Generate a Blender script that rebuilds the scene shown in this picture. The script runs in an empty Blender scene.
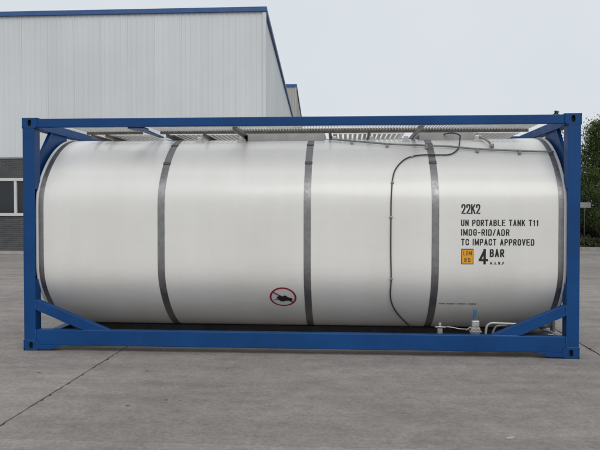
import bpy, bmesh, math, random
import numpy as np
from mathutils import Vector, Matrix

random.seed(7)
rng = np.random.default_rng(7)
S = bpy.context.scene
COL = S.collection

# ------------------------------------------------------------------ camera
cam_d = bpy.data.cameras.new('camera')
cam = bpy.data.objects.new('camera', cam_d)
COL.objects.link(cam)
CAM = Vector((0.5736, -8.6067, 1.5783))
YAW, PITCH, ROLL = 0.068596, -0.022768, 0.00088
cam_d.sensor_width = 36.0
cam_d.lens = 685.0 / 600.0 * 36.0
cam_d.clip_start = 0.05
cam_d.clip_end = 5000
dv = Vector((-math.sin(YAW) * math.cos(PITCH), math.cos(YAW) * math.cos(PITCH), math.sin(PITCH)))
r0 = Vector((math.cos(YAW), math.sin(YAW), 0))
u0 = r0.cross(dv)
rv = r0 * math.cos(ROLL) + u0 * math.sin(ROLL)
uv = -r0 * math.sin(ROLL) + u0 * math.cos(ROLL)
cam.matrix_world = Matrix(((rv.x, uv.x, -dv.x, CAM.x), (rv.y, uv.y, -dv.y, CAM.y),
                           (rv.z, uv.z, -dv.z, CAM.z), (0, 0, 0, 1)))
S.camera = cam

# ------------------------------------------------------------------ sky, sun, exposure
SUN_EL, SUN_ROT = math.radians(45), math.radians(165)
world = bpy.data.worlds.new('World')
S.world = world
world.use_nodes = True
wn, wl = world.node_tree.nodes, world.node_tree.links
bg = wn['Background']
sky = wn.new('ShaderNodeTexSky')
sky.sky_type = 'NISHITA'
sky.sun_disc = False
sky.sun_elevation = SUN_EL
sky.sun_rotation = SUN_ROT
sky.dust_density = 4.0
sky.air_density = 1.3
tc = wn.new('ShaderNodeTexCoord')
nz = wn.new('ShaderNodeTexNoise')
nz.inputs['Scale'].default_value = 1.6
nz.inputs['Detail'].default_value = 4
nz.inputs['Roughness'].default_value = 0.5
cr = wn.new('ShaderNodeValToRGB')
cr.color_ramp.elements[0].position = 0.3
cr.color_ramp.elements[0].color = (6.95, 7.45, 7.95, 1)
cr.color_ramp.elements[1].position = 0.75
cr.color_ramp.elements[1].color = (7.85, 8.2, 8.55, 1)
mx = wn.new('ShaderNodeMix')
mx.data_type = 'RGBA'
mx.inputs[0].default_value = 0.90
wl.new(tc.outputs['Generated'], nz.inputs['Vector'])
wl.new(nz.outputs['Fac'], cr.inputs['Fac'])
wl.new(sky.outputs['Color'], mx.inputs[6])
wl.new(cr.outputs['Color'], mx.inputs[7])
wl.new(mx.outputs[2], bg.inputs['Color'])
bg.inputs['Strength'].default_value = 0.10

sun_d = bpy.data.lights.new('sun', 'SUN')
sun_d.energy = 1.0
sun_d.angle = math.radians(40)
sun_d.color = (1.0, 0.96, 0.9)
sun = bpy.data.objects.new('sun', sun_d)
COL.objects.link(sun)
sd = Vector((math.sin(SUN_ROT) * math.cos(SUN_EL), math.cos(SUN_ROT) * math.cos(SUN_EL), math.sin(SUN_EL)))
sun.rotation_euler = sd.to_track_quat('Z', 'Y').to_euler()
sun.location = sd * 60

S.view_settings.view_transform = 'Standard'
S.view_settings.look = 'None'
S.view_settings.exposure = 0.0
S.view_settings.gamma = 1.0

# ------------------------------------------------------------------ materials
def newmat(name):
    m = bpy.data.materials.new(name)
    m.use_nodes = True
    nt = m.node_tree
    return m, nt.nodes, nt.links, nt.nodes['Principled BSDF']

def ramp(n, l, src, stops):
    r = n.new('ShaderNodeValToRGB')
    e = r.color_ramp.elements
    while len(e) < len(stops):
        e.new(0.5)
    for i, (p, c) in enumerate(stops):
        e[i].position = p
        e[i].color = (*c, 1) if len(c) == 3 else c
    l.new(src, r.inputs['Fac'])
    return r.outputs['Color']

def noise(n, l, vec, scale, detail=4, rough=0.55, stretch=None):
    t = n.new('ShaderNodeTexNoise')
    t.inputs['Scale'].default_value = scale
    t.inputs['Detail'].default_value = detail
    t.inputs['Roughness'].default_value = rough
    if stretch is not None:
        mp = n.new('ShaderNodeMapping')
        mp.inputs['Scale'].default_value = stretch[0]
        mp.inputs['Rotation'].default_value = stretch[1]
        l.new(vec, mp.inputs['Vector'])
        vec = mp.outputs['Vector']
    l.new(vec, t.inputs['Vector'])
    return t.outputs['Fac']

def mul(n, l, a, b, fac=1.0, mode='MULTIPLY'):
    m = n.new('ShaderNodeMix')
    m.data_type = 'RGBA'
    m.blend_type = mode
    if hasattr(fac, 'links'):
        l.new(fac, m.inputs[0])
    else:
        m.inputs[0].default_value = fac
    for k, s in ((6, a), (7, b)):
        if isinstance(s, tuple):
            m.inputs[k].default_value = (*s, 1)
        else:
            l.new(s, m.inputs[k])
    return m.outputs[2]

def bump(n, l, b, h, strength, dist):
    bp = n.new('ShaderNodeBump')
    bp.inputs['Strength'].default_value = strength
    bp.inputs['Distance'].default_value = dist
    l.new(h, bp.inputs['Height'])
    l.new(bp.outputs['Normal'], b.inputs['Normal'])

def paint(name, base, rough=0.4, metal=0.0, var=0.12, scale=3.0, bumpd=0.0, spec=0.5, coat=0.0, grime=None):
    m, n, l, b = newmat(name)
    g = n.new('ShaderNodeNewGeometry')
    f = noise(n, l, g.outputs['Position'], scale, 5)
    lo = tuple(c * (1 - var) for c in base)
    hi = tuple(min(1, c * (1 + var)) for c in base)
    c = ramp(n, l, f, [(0.3, lo), (0.7, hi)])
    if grime:
        f2 = noise(n, l, g.outputs['Position'], grime[1], 6, 0.65)
        k = ramp(n, l, f2, [(grime[2], (0, 0, 0)), (grime[2] + 0.14, (1, 1, 1))])
        mm = n.new('ShaderNodeMath'); mm.operation = 'MULTIPLY'
        l.new(k, mm.inputs[0]); mm.inputs[1].default_value = grime[3]
        c = mul(n, l, c, grime[0], mm.outputs[0], 'MIX')
    l.new(c, b.inputs['Base Color'])
    b.inputs['Roughness'].default_value = rough
    r2 = ramp(n, l, noise(n, l, g.outputs['Position'], scale * 2.3, 4),
              [(0.3, (rough * 0.85,) * 3), (0.7, (min(1, rough * 1.2),) * 3)])
    l.new(r2, b.inputs['Roughness'])
    b.inputs['Metallic'].default_value = metal
    b.inputs['Specular IOR Level'].default_value = spec
    b.inputs['Coat Weight'].default_value = coat
    b.inputs['Coat Roughness'].default_value = 0.12
    if bumpd:
        bump(n, l, b, noise(n, l, g.outputs['Position'], scale * 1.5, 3), 1.0, bumpd)
    return m

def chip_mat(m):
    """small rust-brown chips through the paint"""
    n, l = m.node_tree.nodes, m.node_tree.links
    b = n['Principled BSDF']
    src = b.inputs['Base Color'].links[0].from_socket
    g = n.new('ShaderNodeNewGeometry')
    f = noise(n, l, g.outputs['Position'], 16, 8, 0.8)
    k = ramp(n, l, f, [(0.665, (0, 0, 0)), (0.69, (0.75,) * 3)])
    l.new(mul(n, l, src, (0.09, 0.05, 0.035), k, 'MIX'), b.inputs['Base Color'])
    return m

def concrete_mat(name, base, slab=True):
    m, n, l, b = newmat(name)
    g = n.new('ShaderNodeNewGeometry')
    P = g.outputs['Position']
    big = ramp(n, l, noise(n, l, P, 0.35, 5, 0.6), [(0.3, (0.82,) * 3), (0.7, (1.14,) * 3)])
    mid = ramp(n, l, noise(n, l, P, 4.5, 7, 0.72), [(0.28, (0.78, 0.78, 0.79)), (0.72, (1.18, 1.17, 1.15))])
    fine = ramp(n, l, noise(n, l, P, 26, 6, 0.8), [(0.3, (0.70,) * 3), (0.7, (1.28,) * 3)])
    grit = ramp(n, l, noise(n, l, P, 130, 3, 0.7), [(0.25, (0.78,) * 3), (0.75, (1.2,) * 3)])
    sm = ramp(n, l, noise(n, l, P, 1.0, 5, 0.6, ((0.5, 3.2, 1), (0, 0, 0.95))), [(0.33, (0.86, 0.86, 0.86)), (0.66, (1.08, 1.08, 1.08))])
    sm2 = ramp(n, l, noise(n, l, P, 1.0, 5, 0.65, ((0.35, 3.5, 1), (0, 0, 0.6))), [(0.56, (1, 1, 1)), (0.78, (0.82, 0.81, 0.82))])
    c = mul(n, l, base, big)
    for q in (mid, fine, grit, sm, sm2):
        c = mul(n, l, c, q)
    # dark pits and oil spots
    v = n.new('ShaderNodeTexVoronoi'); v.inputs['Scale'].default_value = 3.4
    v.inputs['Randomness'].default_value = 1.0
    l.new(P, v.inputs['Vector'])
    wob = n.new('ShaderNodeMath'); wob.operation = 'MULTIPLY_ADD'
    l.new(noise(n, l, P, 30, 3), wob.inputs[0]); wob.inputs[1].default_value = 0.10
    l.new(v.outputs['Distance'], wob.inputs[2])
    k = ramp(n, l, wob.outputs[0], [(0.085, (1, 1, 1)), (0.125, (0, 0, 0))])
    sel = ramp(n, l, v.outputs['Color'], [(0.5, (0, 0, 0)), (0.55, (1, 1, 1))])
    kk = mul(n, l, k, sel)
    c = mul(n, l, c, (0.07, 0.065, 0.062), kk, 'MIX')
    # pale scuffs and chips
    v2 = n.new('ShaderNodeTexVoronoi'); v2.inputs['Scale'].default_value = 5.3
    l.new(P, v2.inputs['Vector'])
    wob2 = n.new('ShaderNodeMath'); wob2.operation = 'MULTIPLY_ADD'
    l.new(noise(n, l, P, 22, 4, 0.7), wob2.inputs[0]); wob2.inputs[1].default_value = 0.30
    l.new(v2.outputs['Distance'], wob2.inputs[2])
    k2 = ramp(n, l, wob2.outputs[0], [(0.20, (0.7,) * 3), (0.25, (0, 0, 0))])
    sel2 = ramp(n, l, v2.outputs['Color'], [(0.40, (0, 0, 0)), (0.5, (1, 1, 1))])
    c = mul(n, l, c, (0.36, 0.35, 0.335), mul(n, l, k2, sel2), 'MIX')
    # pale aggregate flecks showing through the worn face
    v3 = n.new('ShaderNodeTexVoronoi'); v3.inputs['Scale'].default_value = 21
    l.new(P, v3.inputs['Vector'])
    w3 = n.new('ShaderNodeMath'); w3.operation = 'MULTIPLY_ADD'
    l.new(noise(n, l, P, 90, 2), w3.inputs[0]); w3.inputs[1].default_value = 0.25
    l.new(v3.outputs['Distance'], w3.inputs[2])
    k4 = ramp(n, l, w3.outputs[0], [(0.19, (0.8,) * 3), (0.27, (0, 0, 0))])
    sel4 = ramp(n, l, v3.outputs['Color'], [(0.62, (0, 0, 0)), (0.70, (1, 1, 1))])
    patch_ = ramp(n, l, noise(n, l, P, 1.1, 4, 0.6), [(0.46, (0, 0, 0)), (0.62, (1, 1, 1))])
    c = mul(n, l, c, (0.44, 0.43, 0.41), mul(n, l, mul(n, l, k4, sel4), patch_), 'MIX')
    # faint dark tyre smears in long curves
    wv = n.new('ShaderNodeTexWave'); wv.wave_type = 'RINGS'; wv.rings_direction = 'Z'
    wv.inputs['Scale'].default_value = 0.11; wv.inputs['Distortion'].default_value = 1.2
    wv.inputs['Detail'].default_value = 3; wv.inputs['Detail Scale'].default_value = 0.6
    mpw = n.new('ShaderNodeMapping'); mpw.inputs['Location'].default_value = (7.0, 9.5, 0)
    l.new(P, mpw.inputs['Vector']); l.new(mpw.outputs['Vector'], wv.inputs['Vector'])
    k5 = ramp(n, l, wv.outputs['Fac'], [(0.80, (0, 0, 0)), (0.97, (1, 1, 1))])
    k6 = ramp(n, l, noise(n, l, P, 0.8, 6, 0.75), [(0.42, (0, 0, 0)), (0.65, (0.32,) * 3)])
    c = mul(n, l, c, (0.13, 0.125, 0.122), mul(n, l, k5, k6), 'MIX')
    # faint reddish rust smears
    k3 = ramp(n, l, noise(n, l, P, 1.4, 5, 0.7), [(0.60, (0, 0, 0)), (0.74, (0.25,) * 3)])
    c = mul(n, l, c, (0.24, 0.15, 0.12), k3, 'MIX')
    if slab:
        oi = n.new('ShaderNodeObjectInfo')
        tint = ramp(n, l, oi.outputs['Random'], [(0.0, (0.93, 0.93, 0.93)), (1.0, (1.05, 1.05, 1.045))])
        c = mul(n, l, c, tint)
    l.new(c, b.inputs['Base Color'])
    b.inputs['Roughness'].default_value = 0.86
    b.inputs['Specular IOR Level'].default_value = 0.3
    hs = n.new('ShaderNodeMath'); hs.operation = 'ADD'
    l.new(noise(n, l, P, 60, 6, 0.75), hs.inputs[0])
    l.new(noise(n, l, P, 5, 4, 0.6), hs.inputs[1])
    bump(n, l, b, hs.outputs[0], 0.55, 0.006)
    return m

def brick_mat():
    m, n, l, b = newmat('dark_grey_brick')
    g = n.new('ShaderNodeNewGeometry')
    mp = n.new('ShaderNodeMapping'); mp.inputs['Rotation'].default_value = (math.radians(90), 0, 0)
    l.new(g.outputs['Position'], mp.inputs['Vector'])
    t = n.new('ShaderNodeTexBrick')
    t.inputs['Scale'].default_value = 1.0
    t.inputs['Brick Width'].default_value = 0.25
    t.inputs['Row Height'].default_value = 0.075
    t.inputs['Mortar Size'].default_value = 0.006
    t.inputs['Color1'].default_value = (0.055, 0.058, 0.064, 1)
    t.inputs['Color2'].default_value = (0.080, 0.082, 0.088, 1)
    t.inputs['Mortar'].default_value = (0.13, 0.13, 0.13, 1)
    l.new(mp.outputs['Vector'], t.inputs['Vector'])
    c = mul(n, l, t.outputs['Color'], ramp(n, l, noise(n, l, g.outputs['Position'], 1.3, 5), [(0.3, (0.8,) * 3), (0.7, (1.2,) * 3)]))
    l.new(c, b.inputs['Base Color'])
    b.inputs['Roughness'].default_value = 0.85
    inv = n.new('ShaderNodeMath'); inv.operation = 'SUBTRACT'; inv.inputs[0].default_value = 1
    l.new(t.outputs['Fac'], inv.inputs[1])
    bump(n, l, b, inv.outputs[0], 0.6, 0.006)
    return m

def cladding_mat(name, base):
    m, n, l, b = newmat(name)
    g = n.new('ShaderNodeNewGeometry')
    P = g.outputs['Position']
    st = ramp(n, l, noise(n, l, P, 1.0, 6, 0.65, ((3.0, 3.0, 0.12), (0, 0, 0))), [(0.3, (0.96, 0.96, 0.96)), (0.7, (1.03, 1.03, 1.03))])
    bg2 = ramp(n, l, noise(n, l, P, 0.25, 4), [(0.3, (0.94,) * 3), (0.7, (1.05,) * 3)])
    oi = n.new('ShaderNodeObjectInfo')
    tint = ramp(n, l, oi.outputs['Random'], [(0, (0.98, 0.98, 0.98)), (1, (1.015, 1.015, 1.015))])
    c = mul(n, l, mul(n, l, mul(n, l, base, st), bg2), tint)
    l.new(c, b.inputs['Base Color'])
    b.inputs['Roughness'].default_value = 0.55
    return m

def tank_mat():
    m, n, l, b = newmat('white_tank_paint')
    g = n.new('ShaderNodeNewGeometry')
    P = g.outputs['Position']
    streak = ramp(n, l, noise(n, l, P, 1.0, 6, 0.6, ((2.2, 0.35, 0.35), (0, 0, 0))), [(0.32, (0.93, 0.93, 0.92)), (0.68, (1, 1, 1))])
    blot = ramp(n, l, noise(n, l, P, 1.1, 5, 0.6), [(0.3, (0.95, 0.95, 0.94)), (0.7, (1, 1, 1))])
    c = mul(n, l, mul(n, l, (0.82, 0.81, 0.79), streak), blot)
    sp = ramp(n, l, noise(n, l, P, 9, 7, 0.75), [(0.66, (0, 0, 0)), (0.78, (0.25,) * 3)])
    c = mul(n, l, c, (0.52, 0.51, 0.48), sp, 'MIX')
    l.new(c, b.inputs['Base Color'])
    b.inputs['Roughness'].default_value = 0.34
    b.inputs['Coat Weight'].default_value = 0.35
    b.inputs['Coat Roughness'].default_value = 0.16
    bump(n, l, b, noise(n, l, P, 2.6, 3, 0.5, ((0.6, 1.4, 1.4), (0, 0, 0))), 0.6, 0.009)
    return m

def steel_mat(name, base, rough, aniso=True):
    m, n, l, b = newmat(name)
    g = n.new('ShaderNodeNewGeometry')
    P = g.outputs['Position']
    c = mul(n, l, base, ramp(n, l, noise(n, l, P, 14, 5, 0.7), [(0.3, (0.82,) * 3), (0.7, (1.1,) * 3)]))
    l.new(c, b.inputs['Base Color'])
    b.inputs['Metallic'].default_value = 1.0
    r = ramp(n, l, noise(n, l, P, 25, 4), [(0.3, (rough * 0.8,) * 3), (0.7, (rough * 1.25,) * 3)])
    l.new(r, b.inputs['Roughness'])
    bump(n, l, b, noise(n, l, P, 6, 3), 0.5, 0.004)
    return m

def leaf_mat(name, dark, light):
    m, n, l, b = newmat(name)
    g = n.new('ShaderNodeNewGeometry')
    f = noise(n, l, g.outputs['Position'], 1.1, 4)
    c = ramp(n, l, f, [(0.3, dark), (0.7, light)])
    c = mul(n, l, c, ramp(n, l, g.outputs['Random Per Island'], [(0, (0.65, 0.7, 0.7)), (1, (1.3, 1.25, 1.1))]))
    l.new(c, b.inputs['Base Color'])
    b.inputs['Roughness'].default_value = 0.55
    b.inputs['Specular IOR Level'].default_value = 0.3
    tr = n.new('ShaderNodeBsdfTranslucent')
    l.new(c, tr.inputs['Color'])
    ms = n.new('ShaderNodeMixShader'); ms.inputs[0].default_value = 0.4
    l.new(b.outputs[0], ms.inputs[1]); l.new(tr.outputs[0], ms.inputs[2])
    l.new(ms.outputs[0], n['Material Output'].inputs['Surface'])
    return m

M = dict(
    blue=paint('blue_frame_paint', (0.003, 0.054, 0.195), 0.42, var=0.14, scale=2.2, bumpd=0.001, spec=0.28,
               grime=((0.05, 0.075, 0.13), 5.0, 0.62, 0.3)),
    weld=paint('painted_weld', (0.020, 0.085, 0.26), 0.4, var=0.25, scale=60),
    tank=tank_mat(),
    rim=paint('white_rim_paint', (0.78, 0.79, 0.80), 0.4, var=0.04),
    steel=steel_mat('stainless_band', (0.30, 0.30, 0.305), 0.46),
    galv=paint('galvanised_steel', (0.66, 0.66, 0.64), 0.5, metal=0.2, var=0.2, scale=12),
    plank=paint('pale_perforated_plank', (0.74, 0.74, 0.72), 0.45, metal=0.25, var=0.1, scale=10),
    cross=paint('grey_angle_iron', (0.26, 0.25, 0.24), 0.5, metal=0.3, var=0.2, scale=12),
    dgalv=paint('weathered_dark_steel', (0.12, 0.108, 0.095), 0.6, metal=0.2, var=0.25, scale=12),
    alu=paint('bright_aluminium', (0.44, 0.44, 0.43), 0.42, metal=0.5, var=0.1, scale=10),
    boxgrey=paint('grey_spill_box_steel', (0.40, 0.40, 0.405), 0.5, metal=0.3, var=0.15, scale=6),
    black=paint('black_lettering', (0.012, 0.012, 0.013), 0.5, var=0.1),
    gap_shade=paint('gap_shade_black', (0.012, 0.012, 0.012), 0.8, var=0.3),  # near-black painted shade for the beams added below the barrel
    rubber=paint('dark_cable_rubber', (0.05, 0.05, 0.052), 0.55, var=0.2),
    pipe=paint('grey_conduit', (0.26, 0.26, 0.265), 0.4, metal=0.4, var=0.15, scale=9),
    red=paint('red_sign_ink', (0.30, 0.012, 0.022), 0.5, var=0.08),
    orange=paint('orange_placard', (0.80, 0.36, 0.02), 0.5, var=0.06),
    decal=paint('white_decal', (0.70, 0.70, 0.69), 0.4, var=0.03),
    handle=paint('bright_blue_handle', (0.05, 0.15, 0.36), 0.45, var=0.1),
    valve=paint('cast_valve_metal', (0.33, 0.32, 0.31), 0.42, metal=0.5, var=0.2, scale=20),
    hole=paint('dark_casting_socket', (0.006, 0.010, 0.022), 0.8, var=0.1),
    slab=concrete_mat('concrete_slab', (0.300, 0.275, 0.258)),
    gnd=concrete_mat('concrete_base', (0.17, 0.165, 0.16), False),
    joint=paint('joint_filler', (0.022, 0.02, 0.018), 0.95, var=0.4, scale=20),
    apron=concrete_mat('pale_apron_concrete', (0.42, 0.41, 0.395), False),
    brick=brick_mat(),
    clad=cladding_mat('grey_white_cladding', (0.67, 0.70, 0.715)),
    clad2=cladding_mat('beige_cladding', (0.42, 0.41, 0.385)),
    trim=paint('blue_roof_trim', (0.035, 0.10, 0.27), 0.5, var=0.12),
    wframe=paint('white_window_frame', (0.62, 0.63, 0.63), 0.45, var=0.05),
    roof=paint('grey_roof_sheet', (0.3, 0.31, 0.32), 0.5, var=0.1),
    bark=paint('tree_bark', (0.075, 0.06, 0.045), 0.9, var=0.35, scale=9, bumpd=0.02),
    leafA=leaf_mat('leaf_green', (0.075, 0.110, 0.038), (0.140, 0.180, 0.070)),
    leafB=leaf_mat('leaf_deep_green', (0.050, 0.075, 0.032), (0.105, 0.135, 0.062)),
    cover=leaf_mat('undergrowth_green', (0.045, 0.056, 0.030), (0.095, 0.105, 0.055)),
    kerb=paint('kerb_stone', (0.30, 0.29, 0.28), 0.85, var=0.15, scale=5),
    soil=paint('verge_soil', (0.05, 0.05, 0.03), 0.95, var=0.3, scale=4),
    signw=paint('pale_sign_panel', (0.30, 0.31, 0.30), 0.5, var=0.08),
    post=paint('sign_post_metal', (0.10, 0.10, 0.10), 0.5, metal=0.4, var=0.1),
)
chip_mat(M['blue'])
mg, ng, lg, bgm = newmat('dark_window_glass')
bgm.inputs['Base Color'].default_value = (0.018, 0.021, 0.025, 1)
bgm.inputs['Roughness'].default_value = 0.08
gg = ng.new('ShaderNodeNewGeometry')
bump(ng, lg, bgm, noise(ng, lg, gg.outputs['Position'], 0.8, 2), 0.3, 0.01)
M['glass'] = mg

# ------------------------------------------------------------------ helpers
def link(name, me, mat=None, parent=None):
    o = bpy.data.objects.new(name, me)
    COL.objects.link(o)
    if mat is not None and me is not None and not me.materials:
        me.materials.append(mat)
    if parent is not None:
        o.parent = parent
    return o

def empty(name, loc=(0, 0, 0)):
    o = bpy.data.objects.new(name, None)
    o.empty_display_size = 0.2
    COL.objects.link(o)
    o.location = loc
    return o

def tag(o, label, cat, group=None, kind=None):
    o['label'] = label
    if cat: o['category'] = cat
    if group: o['group'] = group
    if kind: o['kind'] = kind
    return o

def finish(bm, name, smooth=False):
    me = bpy.data.meshes.new(name)
    bmesh.ops.recalc_face_normals(bm, faces=bm.faces)
    bm.to_mesh(me)
    bm.free()
    if smooth:
        for p in me.polygons: p.use_smooth = True
    return me

def bm_box(bm, x0, x1, y0, y1, z0, z1, bev=0.0):
    r = bmesh.ops.create_cube(bm, size=1.0)
    vs = r['verts']
    for v in vs:
        v.co = Vector((x0 if v.co.x < 0 else x1, y0 if v.co.y < 0 else y1, z0 if v.co.z < 0 else z1))
    if bev:
        es = list({e for v in vs for e in v.link_edges})
        bmesh.ops.bevel(bm, geom=es, offset=bev, segments=2, profile=0.5, affect='EDGES')

def box(name, x0, x1, y0, y1, z0, z1, mat, parent=None, bev=0.006):
    bm = bmesh.new()
    bm_box(bm, x0, x1, y0, y1, z0, z1, bev)
    return link(name, finish(bm, name), mat, parent)

def bm_prism(bm, pts, axis, a0, a1, bev=0.0):
    """polygon pts in the two other axes, extruded along axis from a0 to a1"""
    def mk(p, a):
        if axis == 'y': return Vector((p[0], a, p[1]))
        if axis == 'x': return Vector((a, p[0], p[1]))
        return Vector((p[0], p[1], a))
    v0 = [bm.verts.new(mk(p, a0)) for p in pts]
    v1 = [bm.verts.new(mk(p, a1)) for p in pts]
    n = len(pts)
    bm.faces.new(v0); bm.faces.new(v1[::-1])
    for i in range(n):
        bm.faces.new((v0[i], v0[(i + 1) % n], v1[(i + 1) % n], v1[i]))
    if bev:
        es = list({e for v in v0 + v1 for e in v.link_edges})
        bmesh.ops.bevel(bm, geom=es, offset=bev, segments=2, profile=0.5, affect='EDGES')

def prism(name, pts, axis, a0, a1, mat, parent=None, bev=0.005):
    bm = bmesh.new()
    bm_prism(bm, pts, axis, a0, a1, bev)
    return link(name, finish(bm, name), mat, parent)

def smooth_path(pts, sub=8):
    pts = [Vector(p) for p in pts]
    if len(pts) < 3: return pts
    out = []
    for i in range(len(pts) - 1):
        p0 = pts[max(i - 1, 0)]; p1 = pts[i]; p2 = pts[i + 1]; p3 = pts[min(i + 2, len(pts) - 1)]
        for k in range(sub):
            t = k / sub
            out.append(0.5 * ((2 * p1) + (p2 - p0) * t + (2 * p0 - 5 * p1 + 4 * p2 - p3) * t * t + (3 * p1 - p0 - 3 * p2 + p3) * t ** 3))
    out.append(pts[-1])
    return out

def bm_tube(bm, path, rad, seg=8):
    path = [Vector(p) for p in path]
    rads = rad if isinstance(rad, (list, tuple)) else [rad] * len(path)
    rings = []
    ref = None
    for i, p in enumerate(path):
        t = (path[min(i + 1, len(path) - 1)] - path[max(i - 1, 0)]).normalized()
        if ref is None:
            ref = Vector((0, 0, 1)) if abs(t.z) < 0.9 else Vector((1, 0, 0))
        a = (ref - t * ref.dot(t)).normalized()
        ref = a
        c = t.cross(a)
        rings.append([bm.verts.new(p + (a * math.cos(k / seg * 2 * math.pi) + c * math.sin(k / seg * 2 * math.pi)) * rads[i]) for k in range(seg)])
    for i in range(len(rings) - 1):
        for k in range(seg):
            bm.faces.new((rings[i][k], rings[i][(k + 1) % seg], rings[i + 1][(k + 1) % seg], rings[i + 1][k]))
    bm.faces.new(rings[0][::-1]); bm.faces.new(rings[-1])

def tube(name, path, rad, mat, parent=None, seg=8):
    bm = bmesh.new()
    bm_tube(bm, path, rad, seg)
    return link(name, finish(bm, name, True), mat, parent)

# ------------------------------------------------------------------ the setting: ground
GX, GY = -1.95, -4.08            # one crossing of the slab joints
SX, SY = 5.27, 5.64
bm = bmesh.new()
vs = [bm.verts.new(c) for c in ((-900, -300, -0.035), (900, -300, -0.035), (900, 1600, -0.035), (-900, 1600, -0.035))]
bm.faces.new(vs)
ground = link('ground', finish(bm, 'ground'), M['gnd'])
ground['kind'] = 'structure'

def slab_mesh(seed, gx, gy):
    r = random.Random(seed)
    bm = bmesh.new()
    w, h = SX / 2 - gx / 2, SY / 2 - gy / 2
    loop = []
    N = 150
    for side in range(4):
        wob = [0.0]
        for k in range(N): wob.append(wob[-1] * 0.72 + r.uniform(-1, 1))
        for k in range(N):
            t = k / N * 2 - 1
            amp = 0.0042 if side in (1, 3) else 0.0009
            chip = 0.0
            if r.random() < 0.10 and side in (1, 3): chip = r.uniform(0.004, 0.018)
            d = abs(wob[k]) * amp + chip
            if k < 2 or k > N - 3: d = 0.012
            if side == 0: loop.append((t * w, -h + d))
            if side == 1: loop.append((w - d, t * h))
            if side == 2: loop.append((-t * w, h - d))
            if side == 3: loop.append((-w + d, -t * h))
    top = [bm.verts.new((x, y, 0)) for x, y in loop]
    mid = [bm.verts.new((x + math.copysign(0.002, x), y + math.copysign(0.0006, y), -0.004)) for x, y in loop]
    bot = [bm.verts.new((x, y, -0.034)) for x, y in loop]
    bm.faces.new(top)
    n = len(loop)
    for a, b in ((top, mid), (mid, bot)):
        for i in range(n):
            bm.faces.new((a[i], b[i], b[(i + 1) % n], a[(i + 1) % n]))
    return finish(bm, 'concrete_slab')

slab_meshes = [slab_mesh(s, 0.014, 0.003) for s in range(5)]
for me in slab_meshes: me.materials.append(M['slab'])
# dark filler strips show in the joints between the slabs
filler = bmesh.new()
for i in range(-5, 7):
    bm_box(filler, GX + i * SX - 0.05, GX + i * SX + 0.05, GY - 2 * SY, GY + 4 * SY, -0.0345, -0.014)
for j in range(-2, 5):
    bm_box(filler, GX - 5 * SX, GX + 6 * SX, GY + j * SY - 0.03, GY + j * SY + 0.03, -0.0348, -0.010)
jf = link('joint_filler', finish(filler, 'joint_filler'), M['joint'], ground)
jf['kind'] = 'stuff'
for i in range(-5, 6):
    for j in range(-2, 4):
        me = slab_meshes[(i * 3 + j * 7) % 5]
        o = link('concrete_slab', me, None, ground)
        o.location = (GX + (i + 0.5) * SX, GY + (j + 0.5) * SY, 0)

# ------------------------------------------------------------------ warehouse
BY, BX, BH, CLZ = 16.04, -2.39, 8.86, 3.51
SK = -0.045                                   # the gable wall runs off at a slight skew

def panel_mesh(w, h, ribs, depth):
    bm = bmesh.new()
    prof = []
    p = w / ribs
    for k in range(ribs):
        x = k * p
        prof += [(x, 0), (x + p * 0.62, 0), (x + p * 0.72, -depth), (x + p * 0.90, -depth)]
    prof.append((w - 0.004, 0))
    a = [bm.verts.new((x, y, 0)) for x, y in prof]
    b = [bm.verts.new((x, y, h)) for x, y in prof]
    for i in range(len(prof) - 1):
        bm.faces.new((a[i], a[i + 1], b[i + 1], b[i]))
    # returned back edge so the sheet has thickness
    a2 = [bm.verts.new((x, y + 0.012, 0)) for x, y in prof]
    for i in range(len(prof) - 1):
        bm.faces.new((a2[i], a2[i + 1], a[i + 1], a[i]))
    return finish(bm, 'cladding_panel')

wh = empty('warehouse', (-17, BY, 0))
tag(wh, 'grey ribbed metal warehouse with blue roof trim and dark brick base with windows', 'building')
wh_inv = Matrix.Translation((17, -BY, 0))
def put(o):                                   # keep world coordinates under the warehouse Empty
    o.matrix_parent_inverse = wh_inv
    return o
# masonry core behind the sheets, with the window openings left in the front
LX = -36.0
WIN = [(-24.9, -17.7), (-16.5, -9.3), (-8.4, -3.6)]
WZ0, WZ1 = 1.32, 2.73
bm = bmesh.new()
def core(x0, x1, z0, z1, y0=BY + 0.0, y1=BY + 0.3): bm_box(bm, x0, x1, y0, y1, z0, z1)
xs = [LX] + [v for w in WIN for v in w] + [BX - 0.02]
core(LX, BX - 0.02, 0.0, WZ0)
core(LX, BX - 0.02, WZ1, CLZ)
for k in range(0, len(xs), 2): core(xs[k], xs[k + 1], WZ0, WZ1)
put(link('brick_base', finish(bm, 'brick_base'), M['brick'], wh))
bm = bmesh.new()
DEP = 34.0
bm_prism(bm, [(LX, BY + 0.06), (BX - 0.06, BY + 0.06), (BX - 0.06 + SK * DEP, BY + DEP), (LX, BY + DEP)], 'z', CLZ + 0.02, BH - 0.12)
put(link('wall_core', finish(bm, 'wall_core'), M['clad'], wh))
bm = bmesh.new()
bm_prism(bm, [(BX - 0.34, BY + 0.31), (BX - 0.02, BY + 0.31), (BX - 0.04 + SK * DEP, BY + DEP), (BX - 0.34 + SK * DEP, BY + DEP)], 'z', 0, CLZ)
put(link('brick_side_wall', finish(bm, 'brick_side_wall'), M['brick'], wh))
pm = panel_mesh(1.0, BH - 0.17 - CLZ, 5, 0.012)
pm.materials.append(M['clad'])
for k in range(33):
    o = link('cladding_panel', pm, None, wh)
    o.location = (BX - 0.05 - (k + 1) * 1.0, BY + 0.045, CLZ)
    put(o)
ang = math.atan2(1, SK)
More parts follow.
